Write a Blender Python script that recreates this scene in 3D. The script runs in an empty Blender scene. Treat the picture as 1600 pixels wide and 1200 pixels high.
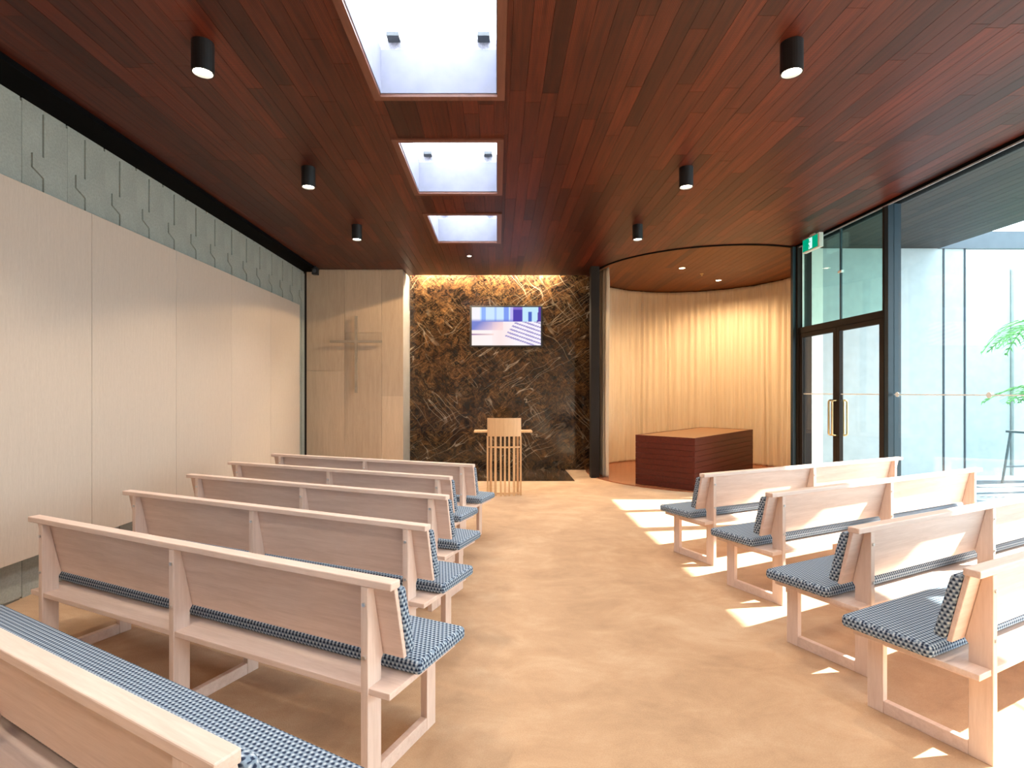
import bpy, bmesh, math, random
from mathutils import Vector, Matrix
random.seed(7)
S = bpy.context.scene
COL = S.collection
PI = math.pi
def R(d): return math.radians(d)

# ---------------------------------------------------------------- camera
F, CX, CY, HC = 850.0, 777.0, 612.0, 1.5        # focal length and vanishing point in pixels of 1600x1200, eye height
cd = bpy.data.cameras.new('camera')
cam = bpy.data.objects.new('camera', cd); COL.objects.link(cam)
cam.location = (0, 0, HC); cam.rotation_euler = (R(90), 0, 0)
cd.sensor_width = 36; cd.lens = F*36/1600
cd.shift_x = (800-CX)/1600; cd.shift_y = (CY-600)/1600
cd.clip_start = .05; cd.clip_end = 200
S.camera = cam

# ---------------------------------------------------------------- world, sun, exposure
W = bpy.data.worlds.new('sky'); S.world = W; W.use_nodes = True
bg = W.node_tree.nodes['Background']
bg.inputs[0].default_value = (.80, .91, 1.0, 1); bg.inputs[1].default_value = 5.4
sd = bpy.data.lights.new('sun', 'SUN'); sd.energy = 31; sd.angle = R(.6); sd.color = (1, .93, .82)
so = bpy.data.objects.new('sun', sd); COL.objects.link(so)
so.rotation_euler = Vector((-1, -.13, -.72)).to_track_quat('-Z', 'Y').to_euler()
so.location = (12, 4, 9)
S.view_settings.view_transform = 'Standard'; S.view_settings.look = 'None'
S.view_settings.gamma = 1; S.view_settings.use_curve_mapping = False
S.view_settings.exposure = 0.30

# ---------------------------------------------------------------- helpers
class MB:
    def __init__(s): s.v = []; s.f = []; s.t = []
    def add(s, v, f, tone=0.5):
        n = len(s.v); s.v += [tuple(p) for p in v]
        s.f += [tuple(i+n for i in q) for q in f]; s.t += [tone]*len(f)
        return s
    def box(s, x0, x1, y0, y1, z0, z1, tone=0.5):
        v = [(x0,y0,z0),(x1,y0,z0),(x1,y1,z0),(x0,y1,z0),(x0,y0,z1),(x1,y0,z1),(x1,y1,z1),(x0,y1,z1)]
        return s.add(v, [(3,2,1,0),(4,5,6,7),(0,1,5,4),(1,2,6,5),(2,3,7,6),(3,0,4,7)], tone)
    def prism(s, poly, a, b, axis='z', tone=0.5):
        """poly = 2-D outline, counter-clockwise; extruded from a to b along axis"""
        def P(p, h):
            return {'z': (p[0], p[1], h), 'x': (h, p[0], p[1]), 'y': (p[0], h, p[1])}[axis]
        n = len(poly)
        v = [P(p, a) for p in poly] + [P(p, b) for p in poly]
        f = [tuple(range(n-1, -1, -1)), tuple(range(n, 2*n))]
        f += [(i, (i+1) % n, n+(i+1) % n, n+i) for i in range(n)]
        if axis == 'y': f = [tuple(reversed(q)) for q in f]
        return s.add(v, f, tone)
    def cyl(s, p, q, r, n=16, r2=None, tone=0.5):
        p = Vector(p); q = Vector(q); d = (q-p).normalized()
        a = d.orthogonal().normalized(); b = d.cross(a)
        r2 = r if r2 is None else r2
        v = [p+(a*math.cos(2*PI*i/n)+b*math.sin(2*PI*i/n))*r for i in range(n)]
        v += [q+(a*math.cos(2*PI*i/n)+b*math.sin(2*PI*i/n))*r2 for i in range(n)]
        f = [tuple(range(n-1, -1, -1)), tuple(range(n, 2*n))] + [(i, (i+1) % n, n+(i+1) % n, n+i) for i in range(n)]
        return s.add(v, f, tone)
    def tube(s, pts, r, n=8):
        pts = [Vector(p) for p in pts]; rings = []
        for i, p in enumerate(pts):
            d = (pts[min(i+1, len(pts)-1)]-pts[max(i-1, 0)]).normalized()
            a = d.orthogonal() if abs(d.z) > .99 else d.cross(Vector((0,0,1)))
            a = (Vector((1,0,0))-d*d.x) if (Vector((1,0,0))-d*d.x).length > .2 else (Vector((0,1,0))-d*d.y)
            a.normalize(); b = d.cross(a)
            rings.append([p+(a*math.cos(2*PI*k/n)+b*math.sin(2*PI*k/n))*r for k in range(n)])
        v = [x for g in rings for x in g]
        f = [(i*n+k, i*n+(k+1) % n, (i+1)*n+(k+1) % n, (i+1)*n+k) for i in range(len(pts)-1) for k in range(n)]
        f += [tuple(range(n-1, -1, -1)), tuple((len(pts)-1)*n+k for k in range(n))]
        return s.add(v, f)
    def rev(s, prof, c=(0,0), n=32, a0=0, a1=2*PI):
        """profile of (r, z) turned about the vertical axis through c; open profile"""
        full = abs(a1-a0-2*PI) < 1e-6; m = n if full else n+1
        v = []
        for i in range(m):
            a = a0+(a1-a0)*i/n
            v += [(c[0]+r*math.cos(a), c[1]+r*math.sin(a), z) for r, z in prof]
        k = len(prof); f = []
        for i in range(n):
            j = (i+1) % m
            f += [(i*k+q, j*k+q, j*k+q+1, i*k+q+1) for q in range(k-1)]
        return s.add(v, f)
    def build(s, name, mat, parent=None, smooth=False, bevel=0, seg=2, tone=False):
        me = bpy.data.meshes.new(name); me.from_pydata(s.v, [], s.f); me.update()
        if tone:
            at = me.attributes.new('tone', 'FLOAT', 'FACE')
            at.data.foreach_set('value', s.t)
        me.materials.append(M[mat] if isinstance(mat, str) else mat)
        if smooth: me.polygons.foreach_set('use_smooth', [True]*len(me.polygons))
        o = bpy.data.objects.new(name, me); COL.objects.link(o)
        if parent is not None: o.parent = parent
        if bevel:
            b = o.modifiers.new('bevel', 'BEVEL'); b.width = bevel; b.segments = seg; b.limit_method = 'ANGLE'; b.angle_limit = R(40)
        return o

def tag(o, label=None, cat=None, group=None, kind=None):
    if label: o['label'] = label
    if cat: o['category'] = cat
    if group: o['group'] = group
    if kind: o['kind'] = kind
    return o
def thing(name, label, cat, loc=(0,0,0), rz=0, group=None):
    o = bpy.data.objects.new(name, None); COL.objects.link(o)
    o.empty_display_size = .1
    o.location = loc; o.rotation_euler = (0, 0, rz)
    return tag(o, label, cat, group)
def copy_tree(o, parent=None):
    c = o.copy(); COL.objects.link(c)
    if parent is not None: c.parent = parent
    for ch in list(o.children): copy_tree(ch, c)
    return c
def struct(o): o['kind'] = 'structure'; return o

# ---------------------------------------------------------------- materials
M = {}
class NT:
    def __init__(s, name):
        s.m = bpy.data.materials.new(name); s.m.use_nodes = True; M[name] = s.m
        s.t = s.m.node_tree; s.t.nodes.clear()
        s.out = s.n('ShaderNodeOutputMaterial')
    def n(s, k, **kw):
        x = s.t.nodes.new(k)
        for a, b in kw.items(): setattr(x, a, b)
        return x
    def l(s, a, b): s.t.links.new(a, b)
    def val(s, sock, v):
        if hasattr(v, 'is_output'): s.l(v, sock)
        else: sock.default_value = v
    def math(s, op, a, b=0.0, c=None):
        x = s.n('ShaderNodeMath', operation=op); s.val(x.inputs[0], a); s.val(x.inputs[1], b)
        if c is not None: s.val(x.inputs[2], c)
        return x.outputs[0]
    def mix(s, f, a, b, blend='MIX'):
        x = s.n('ShaderNodeMix', data_type='RGBA', blend_type=blend)
        s.val(x.inputs[0], f); s.val(x.inputs[6], a); s.val(x.inputs[7], b)
        return x.outputs[2]
    def coord(s, scale=(1,1,1), kind='Object'):
        t = s.n('ShaderNodeTexCoord'); m = s.n('ShaderNodeMapping'); m.inputs['Scale'].default_value = scale
        s.l(t.outputs[kind], m.inputs[0]); return m.outputs[0]
    def noise(s, vec, scale=5, detail=4, rough=.5, dist=0):
        x = s.n('ShaderNodeTexNoise'); s.l(vec, x.inputs['Vector'])
        x.inputs['Scale'].default_value = scale; x.inputs['Detail'].default_value = detail
        x.inputs['Roughness'].default_value = rough; x.inputs['Distortion'].default_value = dist
        return x.outputs['Fac']
    def ramp(s, f, stops):
        x = s.n('ShaderNodeValToRGB'); s.val(x.inputs[0], f)
        e = x.color_ramp.elements
        while len(e) < len(stops): e.new(.5)
        for q, (p, c) in zip(e, stops): q.position = p; q.color = (*c, 1) if len(c) == 3 else c
        return x.outputs[0]
    def pbr(s, col, rough=.5, metal=0, spec=.5, bump=None, bs=.2, bd=.01, **kw):
        p = s.n('ShaderNodeBsdfPrincipled')
        s.val(p.inputs['Base Color'], (*col, 1) if isinstance(col, tuple) and len(col) == 3 else col)
        s.val(p.inputs['Roughness'], rough); s.val(p.inputs['Metallic'], metal)
        s.val(p.inputs['Specular IOR Level'], spec)
        if bump is not None:
            b = s.n('ShaderNodeBump'); b.inputs['Strength'].default_value = bs; b.inputs['Distance'].default_value = bd
            s.l(bump, b.inputs['Height']); s.l(b.outputs[0], p.inputs['Normal'])
        for k, v in kw.items(): s.val(p.inputs[k], v)
        s.l(p.outputs[0], s.out.inputs[0]); return p

def plain(name, col, rough=.5, metal=0, spec=.5, var=.06, scale=8):
    t = NT(name); n = t.noise(t.coord(), scale, 3)
    lo = tuple(max(0, c*(1-var)) for c in col); hi = tuple(min(1, c*(1+var)) for c in col)
    t.pbr(t.ramp(n, [(.3, lo), (.7, hi)]), rough, metal, spec)
def wood(name, c1, c2, scale, rough=.45, spec=.4, fine=.35, bs=.08, tone=None):
    """scale = object-space stretch, small along the grain"""
    t = NT(name); v = t.coord(scale)
    a = t.noise(v, 1.0, 5, .6, .6); b = t.noise(v, 5.0, 4, .6, .2)
    f = t.math('ADD', t.math('MULTIPLY', a, 1-fine), t.math('MULTIPLY', b, fine))
    c = t.ramp(f, [(.32, c1), (.68, c2)])
    if tone:
        at = t.n('ShaderNodeAttribute', attribute_name='tone')
        c = t.mix(1.0, c, t.ramp(at.outputs['Fac'], tone), 'MULTIPLY')
    t.pbr(c, rough, 0, spec, f, bs, .004)
    return t

# pale limed timber of the pews (grain along x), and the same with upright grain
wood('pale_wood', (.66,.475,.39), (.82,.635,.545), (2.2, 30, 30), .42, .4)
wood('pale_wood_upright', (.67,.49,.40), (.82,.64,.55), (30, 30, 2.2), .42, .4)
wood('lectern_wood', (.60,.34,.16), (.74,.46,.24), (40, 40, 2), .4, .4)
wood('panel_wood', (.50,.37,.26), (.62,.475,.345), (18, 40, 1.6), .45, .35, tone=[(0, (.86,.84,.82)), (1, (1.1,1.08,1.05))])
wood('cross_wood', (.30,.24,.18), (.38,.31,.24), (20, 20, 20), .5, .3)
wood('laminate', (.50,.405,.33), (.60,.495,.41), (60, 60, 4), .5, .3, fine=.6, bs=.04, tone=[(0, (.95,.95,.95)), (1, (1.03,1.03,1.03))])
wood('red_wood', (.050,.006,.003), (.105,.016,.008), (1.4, 30, 26), .45, .3)
wood('skylight_trim', (.12,.042,.026), (.19,.07,.045), (20, 2, 20), .4, .4)
wood('red_wood_top', (.20,.085,.032), (.29,.135,.055), (1.4, 22, 22), .35, .5)
wood('platform_wood', (.24,.075,.035), (.36,.13,.06), (2.0, 26, 26), .25, .5)

# perforated ceiling boards, grain along y, one tone for each board
def ceiling_mat(name, c1, c2, rough):
    t = NT(name); v = t.coord((34, 1.6, 10))
    a = t.noise(v, 1.0, 5, .6, .5)
    c = t.ramp(a, [(.3, c1), (.7, c2)])
    at = t.n('ShaderNodeAttribute', attribute_name='tone')
    c = t.mix(1.0, c, t.ramp(at.outputs['Fac'], [(0, (.52,.50,.54)), (.5, (1,1,1)), (1, (1.5,1.42,1.3))]), 'MULTIPLY')
    tc = t.n('ShaderNodeTexCoord'); sp = t.n('ShaderNodeSeparateXYZ'); t.l(tc.outputs['Object'], sp.inputs[0])
    k = 2*PI/.0195
    h = t.math('MULTIPLY', t.math('SINE', t.math('MULTIPLY', sp.outputs[0], k)), t.math('SINE', t.math('MULTIPLY', sp.outputs[1], k)))
    hole = t.math('GREATER_THAN', t.math('ABSOLUTE', h), .52)
    c = t.mix(t.math('MULTIPLY', hole, .8), c, (.012,.004,.003,1))
    t.pbr(c, rough, 0, .28, t.math('SUBTRACT', 1.0, hole), .12, .003)
ceiling_mat('ceiling_board', (.048,.007,.0035), (.138,.026,.0105), .42)
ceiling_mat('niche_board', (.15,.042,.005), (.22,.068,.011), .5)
ceiling_mat('soffit_board', (.018,.015,.014), (.038,.031,.028), .5)

t = NT('carpet'); v = t.coord()
a = t.noise(v, .9, 6, .65, .8); b = t.noise(v, 160, 2, .6); c_ = t.noise(t.coord((1, 1.5, 1)), 2.6, 6, .7, .5)
f = t.math('ADD', t.math('MULTIPLY', a, .55), t.math('MULTIPLY', c_, .45))
col = t.ramp(f, [(.36, (.34,.195,.105)), (.5, (.47,.285,.160)), (.62, (.57,.38,.235))])
col = t.mix(.25, col, t.ramp(b, [(.2, (.34,.21,.12)), (.8, (.74,.53,.35))]))
t.pbr(col, .95, 0, .1, b, .35, .004, **{'Sheen Weight': .15})

t = NT('concrete'); v = t.coord()
a = t.noise(v, 2.5, 5, .6); b = t.noise(v, 60, 4, .7)
col = t.mix(.4, t.ramp(a, [(.3, (.27,.285,.255)), (.7, (.36,.375,.335))]), t.ramp(b, [(.3, (.22,.235,.21)), (.7, (.42,.43,.39))]))
t.pbr(col, .85, 0, .25, b, .25, .004)

t = NT('marble'); v = t.coord((1, 1, 1))
def warp(t, v, sc, amt):
    n = t.n('ShaderNodeTexNoise'); t.l(v, n.inputs['Vector']); n.inputs['Scale'].default_value = sc; n.inputs['Detail'].default_value = 5
    m = t.n('ShaderNodeVectorMath', operation='MULTIPLY_ADD'); t.l(n.outputs['Color'], m.inputs[0])
    m.inputs[1].default_value = (amt,)*3; t.l(v, m.inputs[2]); return m.outputs[0]
def turned(t, v, ang, sc):
    m = t.n('ShaderNodeMapping'); m.inputs['Rotation'].default_value = (0, R(ang), 0); t.l(v, m.inputs[0])
    k = t.n('ShaderNodeMapping'); k.inputs['Scale'].default_value = sc; t.l(m.outputs[0], k.inputs[0])
    return k.outputs[0]
def ridge(t, v, sc, w, det=3, dist=.6):
    n = t.noise(v, sc, det, .55, dist)
    return t.ramp(t.math('ABSOLUTE', t.math('SUBTRACT', n, .5)), [(0, (1,1,1)), (w, (0,0,0))])
def patch(t, v, sc, a, b): return t.ramp(t.noise(v, sc, 3), [(a, (0,0,0)), (b, (1,1,1))])
w1 = warp(t, v, 2.4, .16)
base = t.ramp(t.noise(w1, 5.0, 8, .80, 1.0), [(.36, (.006,.004,.003)), (.47, (.022,.012,.008)), (.56, (.070,.033,.014)), (.68, (.20,.095,.032))])
fa = t.math('MULTIPLY', ridge(t, turned(t, w1, 40, (.8, 1, 3.4)), 6, .030, 3, .25), patch(t, v, 2.2, .42, .62))
fb = t.math('MULTIPLY', ridge(t, turned(t, w1, -44, (.8, 1, 3.6)), 5.5, .028, 3, .25), patch(t, v, 1.9, .44, .62))
fc = t.math('MULTIPLY', ridge(t, turned(t, w1, 34, (.35, 1, 3.0)), 2.1, .012, 1, .1), patch(t, v, 1.3, .44, .58))
fd = t.math('MULTIPLY', ridge(t, turned(t, w1, -52, (.35, 1, 3.0)), 1.8, .011, 1, .1), patch(t, v, 1.6, .46, .60))
col = t.mix(t.math('MULTIPLY', fa, .55), base, (.26,.14,.05,1))
col = t.mix(t.math('MULTIPLY', fb, .50), col, (.28,.175,.08,1))
col = t.mix(t.math('MULTIPLY', fc, .65), col, (.50,.41,.30,1))
col = t.mix(t.math('MULTIPLY', fd, .60), col, (.44,.35,.25,1))
t.pbr(col, .10, 0, .5)

# woven pew upholstery: slate blue with a small navy and white lattice
t = NT('fabric')
tc = t.n('ShaderNodeTexCoord'); sp = t.n('ShaderNodeSeparateXYZ'); t.l(tc.outputs['Object'], sp.inputs[0])
k = 2*PI/.0200
nn_ = t.n('ShaderNodeSeparateXYZ'); t.l(tc.outputs['Normal'], nn_.inputs[0])
top = t.math('GREATER_THAN', t.math('ABSOLUTE', nn_.outputs[2]), .62)
end = t.math('GREATER_THAN', t.math('ABSOLUTE', nn_.outputs[0]), .70)
def pick(f, a, b): return t.math('ADD', t.math('MULTIPLY', a, t.math('SUBTRACT', 1.0, f)), t.math('MULTIPLY', b, f))
uu = pick(end, sp.outputs[0], sp.outputs[1])
yy = pick(top, sp.outputs[2], sp.outputs[1])
p1 = t.math('SINE', t.math('MULTIPLY', t.math('ADD', uu, t.math('MULTIPLY', yy, .58)), k))
p2 = t.math('SINE', t.math('MULTIPLY', t.math('SUBTRACT', uu, t.math('MULTIPLY', yy, .58)), k))
p3 = t.math('SINE', t.math('MULTIPLY', yy, k*1.16))
sm = t.math('ADD', t.math('ADD', p1, p2), p3)
col = t.ramp(t.math('MULTIPLY_ADD', sm, .19, .5), [(.10, (.018,.028,.060)), (.34, (.045,.068,.115)), (.46, (.20,.26,.335)), (.68, (.27,.34,.425)), (.88, (.50,.55,.60))])
wv = t.noise(tc.outputs['Object'], 420, 2)
t.pbr(col, .9, 0, .2, wv, .3, .002)

t = NT('curtain'); v = t.coord((60, 60, 1.5)); a = t.noise(v, 1, 3)
col = t.ramp(a, [(.3, (.66,.55,.41)), (.7, (.76,.65,.51))])
p = t.pbr(col, .9, 0, .1)
plain('black_trim', (.003,.003,.0035), .8, 0, .05)
plain('dark_bronze', (.020,.014,.011), .6, 0, .2)
plain('mullion', (.008,.026,.040), .45)  # blue of the reflected sky put into the base colour
plain('white_paint', (.78,.78,.78), .6)
plain('ivory_paint', (.34,.30,.26), .6)
plain('render_wall', (.40,.46,.48), .8)
plain('lamp_black', (.010,.010,.011), .45)
plain('brass', (.62,.45,.22), .28, 1.0)
plain('steel', (.70,.70,.70), .3, 1.0)
plain('hinge_grey', (.06,.07,.08), .5)
plain('vent_grey', (.30,.30,.34), .7, var=.3, scale=60)
plain('shaft_grey', (.20,.21,.275), .7)
plain('paving', (.11,.135,.16), .8)
plain('stool_metal', (.10,.13,.14), .5, .4)
plain('palm_leaf', (.10,.30,.08), .5, var=.3)
plain('palm_trunk', (.22,.16,.10), .9, var=.3)
plain('plaster', (.62,.58,.52), .7)
plain('decal', (.88,.90,.90), .6)
plain('sign_white', (.80,.82,.80), .5)

def glass(name, tint, base=.035, gain=.75):
    t = NT(name); lw = t.n('ShaderNodeLayerWeight'); lw.inputs['Blend'].default_value = .5
    fac = t.math('MULTIPLY_ADD', t.math('POWER', lw.outputs['Facing'], 5.0), gain, base)
    tr = t.n('ShaderNodeBsdfTransparent'); tr.inputs[0].default_value = (*tint, 1)
    gl = t.n('ShaderNodeBsdfGlossy'); gl.inputs['Roughness'].default_value = .01
    mx = t.n('ShaderNodeMixShader'); t.l(fac, mx.inputs[0]); t.l(tr.outputs[0], mx.inputs[1]); t.l(gl.outputs[0], mx.inputs[2])
    t.l(mx.outputs[0], t.out.inputs[0])
glass('window_glass', (.93,.985,.985))
glass('transom_glass', (.72,.90,.84))
t = NT('opal_glass')
tl = t.n('ShaderNodeBsdfTranslucent'); tl.inputs[0].default_value = (.90,.93,.98,1); t.l(tl.outputs[0], t.out.inputs[0])
def emit(name, col, st):
    t = NT(name); e = t.n('ShaderNodeEmission'); e.inputs[0].default_value = (*col, 1); e.inputs[1].default_value = st
    t.l(e.outputs[0], t.out.inputs[0])
emit('lamp_lens', (1, .86, .66), 30)
emit('niche_lens', (1, .78, .48), 14)
emit('led', (1, .86, .62), 400)
emit('sign_green', (.0, .30, .16), 1.0)
emit('sign_light', (.55, 1.0, .85), 1.1)
t = NT('screen_picture'); at = t.n('ShaderNodeVertexColor', layer_name='picture')
e = t.n('ShaderNodeEmission'); t.l(at.outputs[0], e.inputs[0]); e.inputs[1].default_value = .85; t.l(e.outputs[0], t.out.inputs[0])

# ---------------------------------------------------------------- room dimensions
ZC = 3.68                       # underside of ceiling
XL, XG = -3.45, 4.50            # concrete wall face, glazing plane
YB = -2.6                       # wall behind the camera
YC, YM = 9.70, 10.45            # timber wall with the cross, marble wall
XR = -1.68                      # return of the timber wall
NC, NR = (3.72, 10.0), 1.95     # curtained niche

# floor
struct(MB().box(XL-.2, 5.9, YB-.2, 12.3, -.25, 0).build('floor', 'carpet'))
# stone margin in front of the marble and the round timber platform of the niche
hs = MB().box(XR, 1.30, 9.12, YM, 0.0, .006).build('floor_stone', 'marble'); struct(hs)
pl = MB()
N = 64; pr = 2.07
circ = [(NC[0]+pr*math.cos(2*PI*i/N), NC[1]+pr*math.sin(2*PI*i/N)) for i in range(N)]
circ = [(x, y) for x, y in circ if x < XG-.02 or y > 8.32]
pl.prism(circ, 0, .014)
struct(pl.build('floor_platform', 'platform_wood'))

# left wall: backing, precast concrete panels, pale laminate panels hung in front
wl = struct(MB().box(XL-.30, XL-.03, YB, YC+.9, 0, ZC+.2).build('wall_left', 'concrete'))
PW = .418
y = 3.94-PW*7
def concrete_panel():
    m = MB(); g = .009
    m.box(-.04, 0, g, PW-g, 0, ZC+.02)
    k = .014
    poly = [(.20,.02),(PW-g,.02),(PW-g,3.60),(.185,3.60),(.185,3.27),(.085,3.27),(.085,3.165),(.185,3.115),(.185,.02)]
    poly = [(.185,.02),(PW-g-.002,.02),(PW-g-.002,3.60),(.185,3.60),(.185,3.27),(.085,3.27),(.085,3.165),(.185,3.115)]
    m.prism(poly, -.002, k, 'x')
    return m
cp = None
while y < YC-.05:
    if cp is None: o = cp = concrete_panel().build('concrete_panel', 'concrete', wl)
    else: o = cp.copy(); COL.objects.link(o)
    o.location = (XL, y, 0); y += PW
XP = -3.345
lp = None; n = 0
y = 4.49-1.18*5
while y < 9.0:
    m = MB().box(-.03, 0, .002, 1.178, .31, 2.97, random.random())
    o = m.build('wall_panel', 'laminate', wl, bevel=.002, seg=1, tone=True); o.location = (XP, y, 0); y += 1.18
MB().box(XL+.016, XP-.031, YB, 9.1, .50, .56).box(XL+.016, XP-.031, YB, 9.1, 2.70, 2.76).build('panel_batten', 'black_trim', wl)
struct(MB().box(XL-.03, -3.18, YB, YC+.02, ZC-.045, ZC+.03).build('trim_1', 'black_trim'))

# wall with the cross: veneer boards of slightly different tone
wc = struct(MB().box(XL, XR-.02, YC+.02, YM+.3, 0, ZC+.2).build('wall_front_left', 'panel_wood'))
xs = [-3.40, -2.72, -2.06, XR]
cuts = [(0, 1.87, 3.665), (0, 2.55, 3.665), (0, 1.42, 3.665)]
for i in range(3):
    for a, b in zip(cuts[i][:-1], cuts[i][1:]):
        MB().box(xs[i]+.0015, xs[i+1]-.0015, YC, YC+.022, a+.0015, b-.0015, random.random()).build('veneer_panel', 'panel_wood', wc, tone=True)
MB().box(XR-.02, XR, YC+.023, YM, 0, 3.05).build('return_panel', 'ivory_paint', wc)
MB().box(XR-.03, XR-.012, YC+.023, YM, 3.06, 3.66).build('return_panel_upper', 'ivory_paint', wc)
struct(MB().box(XL-.02, -3.40, YC-.002, YC+.03, 0, 3.66).build('trim_2', 'dark_bronze'))

# marble wall
struct(MB().box(XR, 1.95, YM, YM+.25, 0, 4.05).build('wall_front', 'marble'))
struct(MB().box(1.63, 1.775, 9.45, 9.62, 0, ZC).build('trim_3', 'dark_bronze'))
struct(MB().box(1.782, 1.80, 9.625, YM-.002, 0, ZC+.02).build('wall_niche_end', 'black_trim'))
# niche shell behind the curtain
a0, a1 = R(-68), R(167)
struct(MB().rev([(NR+.06, 0), (NR+.06, ZC+.1), (NR+.16, ZC+.1), (NR+.16, 0), (NR+.06, 0)], NC, 64, a0, a1).build('wall_niche', 'plaster', smooth=False))
# wall behind the camera
struct(MB().box(XL-.3, XG+.3, YB-.2, YB, 0, ZC+.2).build('wall_back', 'plaster'))

# ---------------------------------------------------------------- ceiling
SK = [(.82+1.96*i, .82+1.96*i+1.22) for i in range(-1, 4)]          # skylight openings in y; the first ones are unseen, added for more light
SX0, SX1 = -.86, 0.0
SF = .055                                                        # width of the timber frame
cl = MB()
Z0, Z1 = ZC+.022, ZC+.20
cl.box(XL-.3, SX0-SF, YB-.2, 10.18, Z0, Z1); cl.box(SX1+SF, 5.9, YB-.2, 10.18, Z0, Z1)
ys = [YB-.2] + [q for a, b in SK for q in (a-SF, b+SF)] + [10.18]
for i in range(0, len(ys), 2): cl.box(SX0-SF, SX1+SF, ys[i], ys[i+1], Z0, Z1)
cl.box(1.7, 5.9, 10.18, 12.3, Z0, Z1)
cl.box(XL-.3, 1.95, 10.0, YM+.3, 3.97, 4.05); cl.box(XL-.3, 1.95, 10.1, 10.18, Z1, 3.97)
cl.box(XL-.3, XR-.02, 10.0, YM+.3, Z0, Z1)
ceil = struct(cl.build('ceiling', 'ceiling_board', tone=True))
def arc_front(x):
    d = NR*NR-(x-NC[0])**2
    return NC[1]-math.sqrt(d) if d > 0 else 99
def yend(x):
    e = 10.18 if x > XR else YC
    if x > NC[0]-NR: e = min(e, arc_front(x))
    return e
boards = []
BW = .1178; g = .0011
nst = int(round((XG-.04+3.215)/BW)); BW = (XG-.04+3.215)/nst
def cut_intervals(x0, x1, a, b):
    """parts of [a,b] that miss the skylight frames"""
    if x1 <= SX0-SF+.001 or x0 >= SX1+SF-.001: return [(a, b)]
    out = [(a, b)]
    for s0, s1 in SK:
        nx = []
        for p, q in out:
            if q <= s0-SF or p >= s1+SF: nx.append((p, q)); continue
            if p < s0-SF: nx.append((p, s0-SF))
            if q > s1+SF: nx.append((s1+SF, q))
        out = nx
    return [(p, q) for p, q in out if q-p > .03]
for i in range(nst):
    x0 = -3.215+i*BW; x1 = x0+BW
    segs = [(x0, x1)]
    for e in (SX0-SF, SX1+SF):                                   # rip boards at the frame line
        if x0 < e-.004 and x1 > e+.004: segs = [(x0, e), (e, x1)]
    yy0 = 2.2-random.random()*.8
    while yy0 < 10.2:
        L = random.choice([.74, 1.1, 1.1, 1.48, 1.85, 2.2]); tone = min(1, max(0, random.gauss(.5, .33)))
        for p, q in segs:
            for a, b in cut_intervals(p, q, yy0, yy0+L):
                ea, eb = min(b, yend(p+g)), min(b, yend(q-g))
                if max(ea, eb)-a < .03: continue
                ea, eb = max(ea, a+.004), max(eb, a+.004)
                poly = [(p+g, a+g), (q-g, a+g), (q-g, eb-g), (p+g, ea-g)]
                ym = (a+min(b, max(ea, eb)))/2
                px = (q-p)*(max(ea, eb)-a)/max(ym, 1.5)**3
                vis = max(ea, eb) > 3.0 and abs((p+q)/2)/max(ea, eb) < 1.05
                boards.append((px if vis else 0, poly, tone, 'ceiling_board'))
        yy0 += L
nn = 0; x0 = NC[0]-NR                                            # boards over the niche
while x0 < NC[0]+NR-.02:
    x1 = min(x0+BW, NC[0]+NR); 
    def hh(x): return math.sqrt(max(0, (NR-.012)**2-(x-NC[0])**2))
    mid = NC[1]+random.uniform(-.7, .7)
    for s in (0, 1):
        lo = [NC[1]-hh(x0+g), NC[1]-hh(x1-g)]; hi = [NC[1]+hh(x0+g), NC[1]+hh(x1-g)]
        if s == 0: hi = [max(min(mid, hi[j]), lo[j]+.003) for j in (0, 1)]
        else: lo = [min(max(mid, lo[j]), hi[j]-.003) for j in (0, 1)]
        if max(hi[0]-lo[0], hi[1]-lo[1]) < .02: continue
        poly = [(x0+g, lo[0]+g), (x1-g, lo[1]+g), (x1-g, max(hi[1]-g, lo[1]+2*g)), (x0+g, max(hi[0]-g, lo[0]+2*g))]
        ym = sum(p[1] for p in poly)/4
        vis = (x0+x1)/2/ym < .545
        boards.append((BW*max(hi[0]-lo[0], .1)/ym**3 if vis else 0, poly, min(1, max(0, random.gauss(.5, .16))), 'niche_board'))
    x0 = x1
boards.sort(key=lambda b: -b[0])
rest = {}
for k, (px, poly, tone, mat) in enumerate(boards):
    if k < 300 and px > 0:
        MB().prism(poly, ZC, Z0+.002, tone=tone).build('ceiling_board', mat, ceil, tone=True)
    else:
        rest.setdefault(mat, MB()).prism(poly, ZC, Z0+.002, tone=tone)
for mat, m in rest.items():
    o = m.build('ceiling_boards_rest', mat, ceil, tone=True); o['kind'] = 'stuff'
# dark curtain track ring let into the ceiling round the niche
struct(MB().rev([(NR-.022, ZC-.012), (NR+.022, ZC-.012), (NR+.022, ZC+.01), (NR-.022, ZC+.01), (NR-.022, ZC-.012)], NC, 96, R(-360+292), R(292)).build('trim_4', 'black_trim'))

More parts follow.
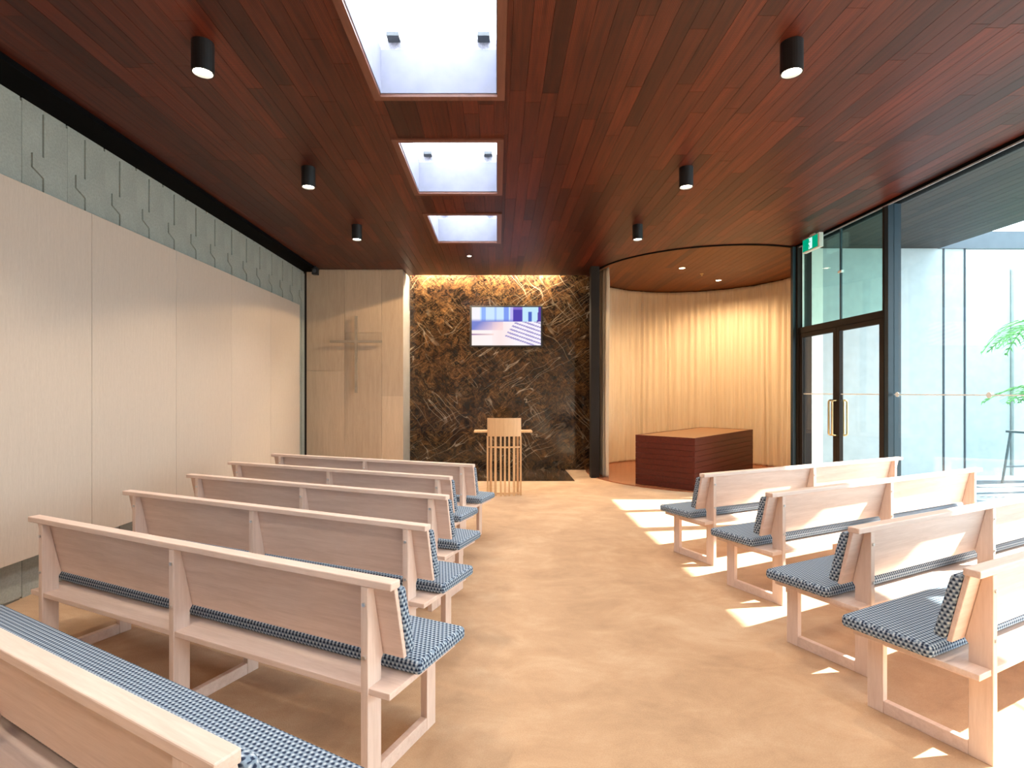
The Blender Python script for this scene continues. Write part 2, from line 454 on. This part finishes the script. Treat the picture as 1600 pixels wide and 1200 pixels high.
# skylights
for i, (a, b) in enumerate(SK):
    r = bpy.data.objects.new('window_%d' % (i+1), None); COL.objects.link(r); r.empty_display_size = .1
    r.location = ((SX0+SX1)/2, (a+b)/2, ZC); struct(r)
    w, l = (SX1-SX0)/2, (b-a)/2
    fr = MB()
    for (x0, x1, y0, y1) in ((-w-SF, -w, -l-SF, l+SF), (w, w+SF, -l-SF, l+SF), (-w, w, -l-SF, -l), (-w, w, l, l+SF)):
        fr.box(x0, x1, y0, y1, -.012, .20)
    fr.build('frame', 'skylight_trim', r)
    sh = MB(); w2, l2 = w-.004, l-.004
    for (x0, x1, y0, y1) in ((-w-.02, -w+.006, -l, l), (w-.006, w+.02, -l, l), (-w+.006, w-.006, -l-.02, -l+.006), (-w+.006, w-.006, l-.006, l+.02)):
        sh.box(x0, x1, y0, y1, .012, .33)
    sh.build('shaft_lining', 'shaft_grey', r)
    vt = MB()
    for (x0, x1, y0, y1) in ((-w-.08, -w-.03, -l-.08, l+.08), (w+.03, w+.08, -l-.08, l+.08), (-w-.03, w+.03, -l-.08, -l-.03), (-w-.03, w+.03, l+.03, l+.08)):
        vt.box(x0, x1, y0, y1, .331, .43)
    vt.build('vent_kerb', 'vent_grey', r)
    ld = MB()
    for (x0, x1, y0, y1) in ((-w-.08, -w-.02, -l-.08, l+.08), (w+.02, w+.08, -l-.08, l+.08), (-w-.02, w+.02, -l-.08, -l-.02), (-w-.02, w+.02, l+.02, l+.08)):
        ld.box(x0, x1, y0, y1, .20, .33)
    ld.build('kerb', 'shaft_grey', r)
    MB().box(-w-.09, w+.09, -l-.09, l+.09, .43, .445).build('pane', 'opal_glass', r)
    for s in (-1, 1):
        MB().box(s*(w-.10)-.045, s*(w-.10)+.045, l-.06, l+.02, .40, .428).build('hinge', 'hinge_grey', r)

# ---------------------------------------------------------------- glazing on the right
GY = [YB+.02, .35, 3.15, 6.15, 8.10]
gz = struct(MB().box(XG-.03, XG+.12, YB, 8.12, -.02, .025).build('trim_5', 'mullion'))
MB().box(XG-.035, XG+.12, YB, 8.2, ZC-.03, ZC+.06).build('head_channel', 'black_trim', gz)
MB().box(XG-.036, XG-.020, YB, 8.08, ZC-.047, ZC-.033).build('head_bead', 'vent_grey', gz)
for yy in (.35, 3.15): MB().box(XG-.02, XG+.13, yy-.045, yy+.045, .02, ZC-.02).build('mullion', 'mullion', gz)
MB().box(XG-.03, XG+.117, 6.22, 6.285, .02, ZC-.02).build('mullion', 'mullion', gz)
MB().box(XG-.034, XG+.117, 6.2855, 6.31, .02, ZC-.02).build('door_jamb', 'dark_bronze', gz)
MB().box(XG-.05, XG+.16, 8.06, 8.20, .02, ZC-.02).build('corner_post', 'dark_bronze', gz)
MB().box(XG-.10, XG-.051, 8.10, 8.16, .02, ZC-.02).build('corner_bead', 'mullion', gz)
for k, (a, b) in enumerate(((YB+.02, .305), (.395, 3.105), (3.195, 6.22))):
    w = struct(MB().box(XG+.03, XG+.042, a, b, .025, ZC-.03).build('window_%d' % (6+k), 'window_glass'))
    band = MB(); 
    if b > 1:
        band.box(XG+.0275, XG+.0298, a+.01, b-.01, 1.462, 1.474)
        band.build('safety_band', 'decal', w)
        yy = b-.06
        while yy > a+.1:
            MB().cyl((XG+.0265, yy, 1.468), (XG+.0298, yy, 1.468), .028, 20).build('safety_dot', 'decal', w); yy -= 1.15
# transom and doors
ZT = 2.36
MB().box(XG-.03, XG+.10, 6.311, 8.06, ZT, ZT+.085).build('transom', 'dark_bronze', gz)
wt = struct(MB().box(XG+.03, XG+.042, 6.311, 8.06, ZT+.085, ZC-.03).build('window_9', 'transom_glass'))
MB().box(XG+.025, XG+.048, 7.17, 7.19, ZT+.085, ZC-.03).build('glass_joint', 'mullion', wt)
MB().box(XG+.018, XG+.05, 7.14, 7.22, 3.07, 3.10).build('patch_fitting', 'decal', wt)
ym = 7.19
for k, (a, b) in enumerate(((6.314, ym-.003), (ym+.003, 8.055))):
    d = bpy.data.objects.new('door_%d' % (k+1), None); COL.objects.link(d); struct(d); d.location = (XG, (a+b)/2, .026); d.empty_display_size = .1
    h = (b-a)/2; zt = ZT-.03
    MB().box(-.022, .028, -h, -h+.065, 0, zt).build('stile', 'dark_bronze', d)
    MB().box(-.022, .028, h-.065, h, 0, zt).build('stile', 'dark_bronze', d)
    MB().box(-.021, .027, -h+.065, h-.065, zt-.06, zt).build('rail', 'dark_bronze', d)
    MB().box(-.021, .027, -h+.065, h-.065, 0, .12).build('rail', 'dark_bronze', d)
    MB().box(-.003, .009, -h+.065, h-.065, .12, zt-.06).build('pane', 'window_glass', d)
    MB().box(-.0048, -.0032, -h+.067, h-.067, 1.436, 1.448).build('safety_band', 'decal', d)
    yh = (h-.033) if k == 0 else (-h+.033)
    for s in (-1, 1):
        x0 = -.022 if s < 0 else .028; x1 = x0+s*.075; c = .022
        pts = [(x0, yh, .90), (x1-s*c, yh, .90), (x1-s*c*.3, yh, .90+c*.3), (x1, yh, .90+c), (x1, yh, 1.36-c), (x1-s*c*.3, yh, 1.36-c*.3), (x1-s*c, yh, 1.36), (x0, yh, 1.36)]
        MB().tube(pts, .0125, 10).build('handle', 'brass', d, smooth=True)

# ---------------------------------------------------------------- outside
struct(MB().box(XG+.12, 16, -6, 14, -.25, -.03).build('ground_courtyard', 'paving'))
sf = struct(MB().box(XG+.12, 6.72, YB-.2, 8.29, ZC+.02, ZC+.32).build('ceiling_soffit', 'soffit_board', tone=True))
ns = 18; sw = (6.72-XG-.125)/ns; extra = MB()
for i in range(ns):
    x0 = XG+.122+i*sw; y0 = 2.5-random.random()
    while y0 < 8.27:
        L = random.choice([1.1, 1.48, 1.85, 2.2]); y1 = min(8.27, y0+L)
        if y1-y0 > .05:
            MB().prism([(x0+.0015, y0), (x0+sw-.0015, y0), (x0+sw-.0015, y1-.003), (x0+.0015, y1-.003)], ZC-.002, ZC+.021, tone=random.random()).build('soffit_board', 'soffit_board', sf, tone=True)
        y0 += L
we = struct(MB().box(XG+.12, 6.80, 8.30, 8.50, -.03, ZC+.30).build('wall_courtyard_end', 'render_wall'))
MB().box(6.812, 7.13, 8.30, 9.65, -.03, ZC).build('wall_nib', 'render_wall', we)
for x in (6.795, 7.118): MB().box(x, x+.025, 8.290, 8.2995, -.03, ZC).build('wall_joint', 'mullion', we)
MB().box(6.72, 12, 8.27, 8.36, ZC, ZC+.26).build('fascia_beam', 'paving', we)
struct(MB().box(7.14, 9.05, 9.60, 9.80, -.03, ZC).build('wall_courtyard_far', 'render_wall'))
struct(MB().box(9.07, 12, 9.55, 9.75, -.03, ZC).build('wall_courtyard_side', 'render_wall'))
struct(MB().box(7.14, 12, 9.40, 9.60, -.03, .02).build('trim_6', 'decal'))
# trestle stool outside
t_ = thing('trestle_stool', 'slim dark metal trestle stool standing outside beyond the glass wall', 'stool', (8.72, 8.95, -.03), R(8))
MB().box(-.22, .22, -.16, .16, .85, .885).build('seat', 'stool_metal', t_, bevel=.004)
for sx in (-1, 1):
    for sy in (-1, 1):
        MB().cyl((sx*.17, sy*.12, .85), (sx*.26, sy*.18, 0), .018, 8).build('leg', 'stool_metal', t_)
for sy in (-1, 1): MB().cyl((-.228, sy*.158, .28), (.228, sy*.158, .28), .012, 8).build('stretcher', 'stool_metal', t_)
# palm
pt = thing('palm_tree', 'green feathery palm growing in the courtyard beyond the glass wall', 'palm', (8.55, 8.35, -.03))
MB().tube([(0,0,0), (.05,.0,.7), (.10,.02,1.7), (.12,.0,2.54)], .07, 10).build('trunk', 'palm_trunk', pt, smooth=True)
rp = random.Random(3)
def frond(az, up, L, base):
    m = MB(); pts = []
    for k in range(15):
        q = k/14; r_ = L*q*(1-.12*q); z = base+up*q-1.05*up*q*q*1.05-.25*q*q
        pts.append(Vector((.12+math.cos(az)*r_, math.sin(az)*r_, z)))
    m.tube(pts, .008, 5)
    side = Vector((-math.sin(az), math.cos(az), 0))
    for k in range(1, 15):
        q = k/14; ln = .34*math.sin(PI*min(1, .12+q*.86))+.04
        d = (pts[k]-pts[k-1]).normalized()
        for s in (-1, 1):
            tip = pts[k]+side*s*ln*.75+d*ln*.55+Vector((0, 0, -.12*ln+rp.uniform(-.03, .03)))
            up_ = Vector((0, 0, .004)); w = d*.016
            a, b = pts[k]-w, pts[k]+w
            mid = (pts[k]+tip)/2+Vector((0,0,.03))
            m.add([a, b, mid+w*.9, mid-w*.9, tip, a-up_, b-up_, mid+w*.9-up_, mid-w*.9-up_, tip-up_],
                  [(0,1,2,3), (3,2,4), (6,5,8,7), (7,8,9), (0,5,6,1), (1,6,7,2), (2,7,9,4), (4,9,8,3), (3,8,5,0)])
    return m
for k in range(13):
    frond(2*PI*k/13+.15, .85 if k % 2 else .45, 1.0+.25*rp.random(), 2.50).build('frond', 'palm_leaf', pt)
for k in range(7):
    frond(2*PI*k/7+.55, .18, .85+.2*rp.random(), 1.62).build('frond', 'palm_leaf', pt)

# ---------------------------------------------------------------- pews
def make_pew(L):
    root = thing('pew', 'pew', 'pew')
    h = L/2
    rail = MB().box(-h, h, -.005, .054, .767, .797).build('top_rail', 'pale_wood', root, bevel=.004)
    lean = (.055, .118)                 # y of the back board's rear face, at top and bottom
    zb0, zb1 = .478, .768
    y1, y0 = .032, .094
    MB().prism([(y0, zb0), (y0+.02, zb0), (y1+.02, zb1), (y1, zb1)], -h+.012, h-.012, 'x').build('back_board', 'pale_wood', root, bevel=.002, seg=1)
    bc = MB().prism([(y0+.021, zb0+.004), (y0+.069, zb0+.012), (y1+.067, zb1-.012), (y1+.021, zb1-.002)], -h+.004, h-.004, 'x').build('back_cushion', 'fabric', root, bevel=.013, seg=3)
    plank = MB().box(-h+.012, h-.012, .004, .485, .360, .386).build('seat_plank', 'pale_wood', root, bevel=.003)
    MB().box(-h-.022, h+.022, .150, .525, .3865, .445).build('seat_cushion', 'fabric', root, bevel=.020, seg=3)
    for x in (-h+.125, 0, h-.125):
        w = .017
        po = MB().prism([(-.002, 0), (.080, 0), (.080, .3595), (.0795, .46), (.0925, .478), (.0315, .7665), (-.002, .7665)], x-w, x+w, 'x').build('post', 'pale_wood_upright', root, bevel=.002, seg=1)
        for z in (.50, .70):
            MB().cyl((x, -.008, z), (x, .004, z), .008, 10).build('bolt', 'steel', po)
        MB().box(x-w, x+w, .405, .475, 0, .3595).build('leg', 'pale_wood_upright', root, bevel=.002, seg=1)
        MB().box(x-w+.001, x+w-.001, .0805, .4045, .0, .058).build('runner', 'pale_wood', root, bevel=.002, seg=1)
        MB().box(x-w+.002, x+w-.002, .0805, .4045, .315, .3595).build('bearer', 'pale_wood', root, bevel=.002, seg=1)
    return root
def at(px, py, z):
    Y = (HC-z)*F/(py-CY); return Vector(((px-CX)/F*Y, Y))
ZR = .797
# aisle end of each top rail as seen in the photograph, the pew's turn and its length
left = [((338, 1193), 29.3, 'second wooden pew'), ((612, 912), 25.5, ''), ((665, 822), 24.0, ''), ((697, 775), 22.8, ''), ((703, 745), 22.5, ''), ((739, 726), 21.5, '')]
labels_l = ['nearest pew on the left, running out of the bottom left corner',
            'second pew from the camera on the left, its whole back in view',
            'third pew from the camera in the left block',
            'fourth pew from the camera in the left block',
            'fifth pew on the left, directly behind the front row',
            'front pew of the left block, nearest the cross and lectern']
protoL = None
for (p, a, _), lab in zip(left, labels_l):
    if protoL is None: protoL = o = make_pew(2.5)
    else: o = copy_tree(protoL)
    e = at(*p, ZR); u = Vector((math.cos(R(a)), -math.sin(R(a))))
    c = e-u*1.25
    o.location = (c.x, c.y, 0); o.rotation_euler.z = -R(a)
    tag(o, lab, 'pew', 'pale wooden pews')
right = [((1100, 741), 25.0), ((1206, 771), 26.0), ((1341, 826), 26.5), ((1530, 893), 26.5)]
labels_r = ['front pew of the right block, nearest the dark red plinth',
            'second pew from the front in the right block',
            'third pew from the front on the right, sunlit',
            'nearest pew on the right, cut by the right edge of the photo']
protoR = None
LR = 2.86
for (p, a), lab in zip(right, labels_r):
    if protoR is None: protoR = o = make_pew(LR)
    else: o = copy_tree(protoR)
    e = at(*p, ZR); u = Vector((math.cos(R(a)), math.sin(R(a))))
    c = e+u*LR/2
    o.location = (c.x, c.y, 0); o.rotation_euler.z = R(a)
    tag(o, lab, 'pew', 'pale wooden pews')

# ---------------------------------------------------------------- front of the chapel
# lectern
lc = thing('lectern', 'slatted timber lectern with curved top panel before the marble wall', 'lectern', (.10, 7.87, 0))
def arcpts(r, hw, n):                       # shallow bow, bulging towards the pews
    th = math.asin(hw/r); return [(r*math.sin(-th+2*th*i/n), -r*math.cos(-th+2*th*i/n)+r*math.cos(th)) for i in range(n+1)]
ar = .55; hw = .245
o_ = arcpts(ar, hw, 16); i_ = arcpts(ar-.022, hw-.022*.45, 16)
MB().prism(o_+i_[::-1], .855, 1.12).build('front_panel', 'lectern_wood', lc)
for k, q in enumerate((0, .115, .245, .40, .52, .645, .79, 1)):
    th = math.asin(hw/ar); a = -th+2*th*q
    x, y = (ar-.012)*math.sin(a), -(ar-.012)*math.cos(a)+ar*math.cos(th)
    w = .013 if k not in (2, 6) else .017
    MB().box(x-w, x+w, y-.012, y+.016, 0, .8545).build('slat', 'lectern_wood', lc)
for z in (.70, .035):
    b1 = arcpts(ar-.03, hw-.02, 16); b2 = arcpts(ar-.045, hw-.026, 16)
    MB().prism(b1+b2[::-1], z-.012, z+.012).build('cross_rail', 'lectern_wood', lc)
MB().box(-.44, .41, .02, .30, .905, .93).build('shelf', 'lectern_wood', lc, bevel=.003)
for s in (-1, 1):
    MB().box(s*.20-.012, s*.20+.012, .02, .05, 0, .905).build('rear_leg', 'lectern_wood', lc)
    MB().box(s*.20-.011, s*.20+.011, .27, .295, 0, .905).build('rear_leg', 'lectern_wood', lc)

# catafalque
u = Vector((.68, .733)).normalized(); v_ = Vector((-u.y, u.x))
L_, W_, H_ = 2.58, .98, .79
near = Vector((2.95, 8.12))
c = near+u*L_/2+v_*W_/2
cf = thing('catafalque', 'long dark red timber plinth with paler top before the curtain', 'plinth', (c.x, c.y, .0145), math.atan2(u.y, u.x))
MB().box(-L_/2+.03, L_/2-.03, -W_/2+.03, W_/2-.03, 0, .72).build('core', 'black_trim', cf)
nb = 9; bh = (H_-.03)/nb
for k in range(nb):
    z0 = k*bh+.0015; z1 = (k+1)*bh-.0015
    MB().box(-L_/2, L_/2, -W_/2, -W_/2+.029, z0, z1).build('side_board', 'red_wood', cf, bevel=.0015, seg=1)
    MB().box(-L_/2, L_/2, W_/2-.029, W_/2, z0, z1).build('side_board', 'red_wood', cf, bevel=.0015, seg=1)
    MB().box(-L_/2, -L_/2+.029, -W_/2+.0295, W_/2-.0295, z0, z1).build('end_board', 'red_wood', cf, bevel=.0015, seg=1)
    MB().box(L_/2-.029, L_/2, -W_/2+.0295, W_/2-.0295, z0, z1).build('end_board', 'red_wood', cf, bevel=.0015, seg=1)
MB().box(-L_/2+.025, L_/2-.025, -W_/2+.025, W_/2-.025, H_-.03, H_-.004).build('top', 'red_wood_top', cf)
for (x0, x1, y0, y1) in ((-L_/2, L_/2, -W_/2, -W_/2+.0245), (-L_/2, L_/2, W_/2-.0245, W_/2), (-L_/2, -L_/2+.0245, -W_/2+.025, W_/2-.025), (L_/2-.0245, L_/2, -W_/2+.025, W_/2-.025)):
    MB().box(x0, x1, y0, y1, H_-.03, H_).build('rim', 'red_wood', cf)

# curtain, gathered folds round the niche
rc = random.Random(5)
A0, A1 = R(197), R(-67)
nf = 58; per = 10; n = nf*per
amp = [rc.uniform(.010, .034) for _ in range(nf+1)]; ph = [rc.uniform(-.25, .25) for _ in range(nf+1)]
zs = [.016, .05, .5, 1.2, 2.2, 3.1, 3.45, 3.60, 3.665]
vv = []; ff = []
for i in range(n+1):
    q = i/n; a = A0+(A1-A0)*q; k = q*nf; j = min(int(k), nf-1); fr = k-j
    am = amp[j]*(1-fr)+amp[j+1]*fr
    for z in zs:
        g_ = am*(.72+.28*(z/3.6)) if z < 3.4 else am*(.9-.6*(z-3.4)/.265)
        sway = .010*math.sin(z*1.3+j*1.7)
        w = math.sin(2*PI*(k+ph[j]*(1-fr)+ph[j+1]*fr))
        r_ = NR-.075+g_*w+sway
        aa = a+.006*math.sin(z*.9+j)
        vv.append((NC[0]+r_*math.cos(aa), NC[1]+r_*math.sin(aa), z))
m_ = len(zs)
for i in range(n):
    for q in range(m_-1): ff.append((i*m_+q, (i+1)*m_+q, (i+1)*m_+q+1, i*m_+q+1))
ct = MB().add(vv, ff).build('curtain', 'curtain', smooth=True)
sm_ = ct.modifiers.new('cloth', 'SOLIDIFY'); sm_.thickness = .004
tag(ct, 'cream floor-length curtain in soft folds round the curved niche', 'curtain')

# cross, standing off the timber wall
cr = thing('cross', 'slim pale timber cross hung on the panelled wall', 'cross', (-2.50, YC-.002, 1.48))
MB().box(-.022, .022, -.085, -.060, 0, 1.36).build('upright', 'cross_wood', cr)
MB().box(-.46, .46, -.084, -.061, .885, .929).build('arm', 'cross_wood', cr)
for z in (.25, 1.15): MB().cyl((0, -.061, z), (0, 0, z), .008, 8).build('standoff', 'steel', cr)

# television
tv = thing('television', 'wall-mounted flat television showing a bright room on the marble wall', 'television', (.172, YM-.002, 2.75))
TW, TH = .695, .395
MB().box(-TW, TW, -.05, -.012, -TH, TH).build('housing', 'lamp_black', tv, bevel=.006)
MB().box(-.2, .2, -.0125, 0, -.15, .15).build('wall_bracket', 'lamp_black', tv)
def picture(u, v):
    """the picture on the screen: u to the right, v upwards, 0..1"""
    def mixc(a, b, t): t = min(1, max(0, t)); return tuple(p+(q-p)*t for p, q in zip(a, b))
    if v > .62:
        c = (.62,.80,1.0)
        for (a, w, d) in ((.17, .03, (.30,.46,.95)), (.34, .015, (.42,.58,.98)), (.50, .04, (.22,.34,.88)), (.58, .02, (.55,.50,.90))):
            if abs(u-a) < w: c = d
        if u < .12: c = (.93,.90,.95)
        if .60 < u < .735: c = (.09,.06,.42) if v < .93 else (.25,.18,.62)
        if u > .735: c = (.55,.80,.98)
        if .82 < u < .87 and v < .88: c = (.08,.14,.55)
        if u > .965-(1-v)*.05: c = (.10,.06,.35)
        if v < .70 and u < .6: c = mixc((.18,.22,.66), c, (v-.62)/.08)
        return c
    c = mixc((1.0,.88,.86), (.95,.90,.98), u)
    edge = .62-(.5-u)*.2
    if u < .45 and .40 < v: c = mixc((.20,.24,.62), (.95,.70,.74), (u+.55*(.62-v)-.12)*2.6)
    if u < .32 and .26 < v < .30: c = mixc((.30,.16,.36), (.95,.72,.66), u*3)
    if .30 < u < .62 and v < .60: c = mixc(c, (.98,.70,.66), .5-abs(u-.42)*2.2)
    if u > .36+max(0, (.42-v))*-.25+.1 or (v < .2 and u > .36):
        s = v+u*.62
        for k in range(8):
            e = .56+.105*k
            if abs(s-e) < .020 and u > .38+.42*max(0, v-.02): c = (.33,.28,.58)
    return c
nx, nz = 96, 54; W2, H2 = TW-.035, TH-.03
vs = [(-W2+2*W2*i/nx, -.0505, -H2+2*H2*j/nz) for j in range(nz+1) for i in range(nx+1)]
vs += [(x, -.046, z) for x, _, z in ((-W2, 0, -H2), (W2, 0, -H2), (W2, 0, H2), (-W2, 0, H2))]
fs = [(j*(nx+1)+i, j*(nx+1)+i+1, (j+1)*(nx+1)+i+1, (j+1)*(nx+1)+i) for j in range(nz) for i in range(nx)]
sc = MB().add(vs, fs).build('screen', 'screen_picture', tv)
ca = sc.data.color_attributes.new('picture', 'FLOAT_COLOR', 'POINT')
for j in range(nz+1):
    for i in range(nx+1):
        ca.data[j*(nx+1)+i].color = (*picture(i/nx, j/nz), 1)
for i in range((nx+1)*(nz+1), len(vs)): ca.data[i].color = (0, 0, 0, 1)

# ---------------------------------------------------------------- lamps
def spot(name, parent, loc, energy, angle, col, blend=.35, rad=.04):
    d = bpy.data.lights.new(name, 'SPOT'); d.energy = energy; d.spot_size = R(angle); d.spot_blend = blend
    d.color = col; d.shadow_soft_size = rad
    o = bpy.data.objects.new(name, d); COL.objects.link(o); o.parent = parent; o.location = loc
    return o
def cylinder_lamp(loc, label):
    r = thing('ceiling_downlight', label, 'lamp', loc, 0, 'black cylinder ceiling lamps')
    MB().rev([(0, 0), (.066, 0), (.066, -.19), (.058, -.19), (.055, -.165), (.0, -.165)], n=28).build('housing', 'lamp_black', r, smooth=False)
    MB().rev([(.0, -.1655), (.054, -.1655), (.050, -.178), (.0, -.184)], n=24).build('lens', 'lamp_lens', r)
    spot('beam', r, (0, 0, -.20), 98, 114, (1, .86, .68), .6)
    return r
names = {(-1, 0): 'nearest black cylinder ceiling lamp left of the skylights', (-1, 1): 'middle black cylinder ceiling lamp left of the skylights',
         (-1, 2): 'farthest black cylinder ceiling lamp left of the skylights', (1, 0): 'nearest black cylinder ceiling lamp right of the skylights',
         (1, 1): 'middle black cylinder ceiling lamp right of the skylights', (1, 2): 'farthest black cylinder ceiling lamp right of the skylights'}
for s in (-1, 1):
    for k, yy in enumerate((3.40, 5.30, 7.13)):
        cylinder_lamp((s*1.84, yy, ZC), names[(s, k)])
    sd_ = 'left' if s < 0 else 'right'  # rows carried on by unseen lamps, added to brighten the near pews
    cylinder_lamp((s*1.84, 1.50, ZC), 'added unseen black cylinder ceiling lamp high above the nearest %s pew' % sd_)
    cylinder_lamp((s*1.84, -.38, ZC), 'added unseen black cylinder ceiling lamp at the rear of the %s block' % sd_)
def recessed(loc, label, e, ang, col, mat='niche_lens', r_=.05, grp=None):
    r = thing('recessed_downlight', label, 'lamp', loc, 0, grp)
    MB().rev([(r_, .0), (r_+.014, -.004), (r_+.014, .004), (r_, .004)], n=24).build('bezel', 'dark_bronze', r)
    MB().rev([(0, -.001), (r_, -.001), (r_, .003), (0, .003)], n=24).build('lens', mat, r)
    spot('beam', r, (0, 0, -.012), e, ang, col, .06 if ang < 150 else .8, .03)
recessed((-.45, 8.74, ZC-.001), 'tiny recessed ceiling spotlight between the last skylight and marble wall', 190, 148, (1, .72, .42), 'lamp_lens', .03)
recessed((3.26, 9.60, ZC-.001), 'left one of two recessed spotlights over the red plinth', 235, 156, (1, .69, .38))
recessed((4.33, 10.65, ZC-.001), 'right one of two recessed spotlights over the red plinth', 235, 156, (1, .69, .38))
sk = thing('ceiling_sprinkler', 'small sprinkler head between the two spotlights above the plinth', 'sprinkler', (3.78, 10.05, ZC))
MB().rev([(0, 0), (.035, 0), (.033, -.008), (.012, -.012), (.010, -.035), (0, -.036)], n=20).build('body', 'brass', sk)
MB().cyl((0, 0, -.036), (0, 0, -.040), .020, 16).build('deflector', 'brass', sk)
# light strip hidden above the slot at the head of the marble
ls = thing('led_strip', 'warm light strip glowing in the slot above the marble wall', 'light', (0, 10.31, 3.80))
for (a, b) in ((-1.62, -.42), (-.22, 1.15)):
    MB().box(a, b, -.02, .02, .0, .012).build('emitter', 'led', ls)
MB().box(-1.64, 1.6, -.03, .03, .0125, .03).build('channel', 'steel', ls)
MB().box(-.42, -.22, -.012, .012, .006, .0124).build('connector', 'white_paint', ls)
for x in (-1.0, .0, 1.0): MB().box(x-.02, x+.02, -.012, .012, .03, .168).build('clip', 'steel', ls)

# exit sign by the glass doors
ex = thing('exit_sign', 'green and white running man exit sign above the glass doors', 'sign', (4.36, 7.52, ZC))
MB().box(-.03, .03, -.20, .20, -.225, -.03).build('housing', 'sign_white', ex, bevel=.006)
MB().box(-.012, .012, -.05, .05, -.03, .0).build('bracket', 'sign_white', ex)
MB().box(-.034, -.0302, -.170, .185, -.210, -.045).build('face', 'sign_green', ex)
fx = -.0365
fg = MB()
fg.box(fx, -.0342, -.045, .035, -.200, -.055)
fg.build('doorway', 'sign_light', ex)
rm = MB(); X0, X1 = fx-.0015, fx-.0001
rm.cyl((X0, .028, -.078), (X1, .028, -.078), .013, 14)
for (y0, z0, y1, z1, w) in ((.030, -.093, .055, -.135, .011), (.030, -.098, .002, -.112, .006), (.002, -.112, -.010, -.098, .005), (.045, -.100, .075, -.118, .006), (.052, -.135, .022, -.155, .008), (.022, -.155, .018, -.188, .007), (.056, -.135, .075, -.165, .008), (.075, -.165, .105, -.180, .007)):
    d = Vector((y1-y0, z1-z0)).normalized(); nrm = Vector((-d.y, d.x))*w
    rm.prism([(y0-nrm.x, z0-nrm.y), (y1-nrm.x, z1-nrm.y), (y1+nrm.x, z1+nrm.y), (y0+nrm.x, z0+nrm.y)], X0, X1, 'x')
rm.build('running_man', 'sign_green', ex)
# little black loudspeaker at the far end of the dark ceiling slot
sp_ = thing('corner_speaker', 'tiny black loudspeaker under the ceiling beside the panelled wall', 'loudspeaker', (-3.16, 9.45, ZC))
MB().box(-.05, .05, -.05, .05, -.15, -.03).build('cabinet', 'lamp_black', sp_, bevel=.008)
MB().cyl((0, 0, -.03), (0, 0, 0), .012, 10).build('bracket', 'lamp_black', sp_)
MB().cyl((.0, -.051, -.09), (.0, -.054, -.09), .035, 16).build('grille', 'hinge_grey', sp_)
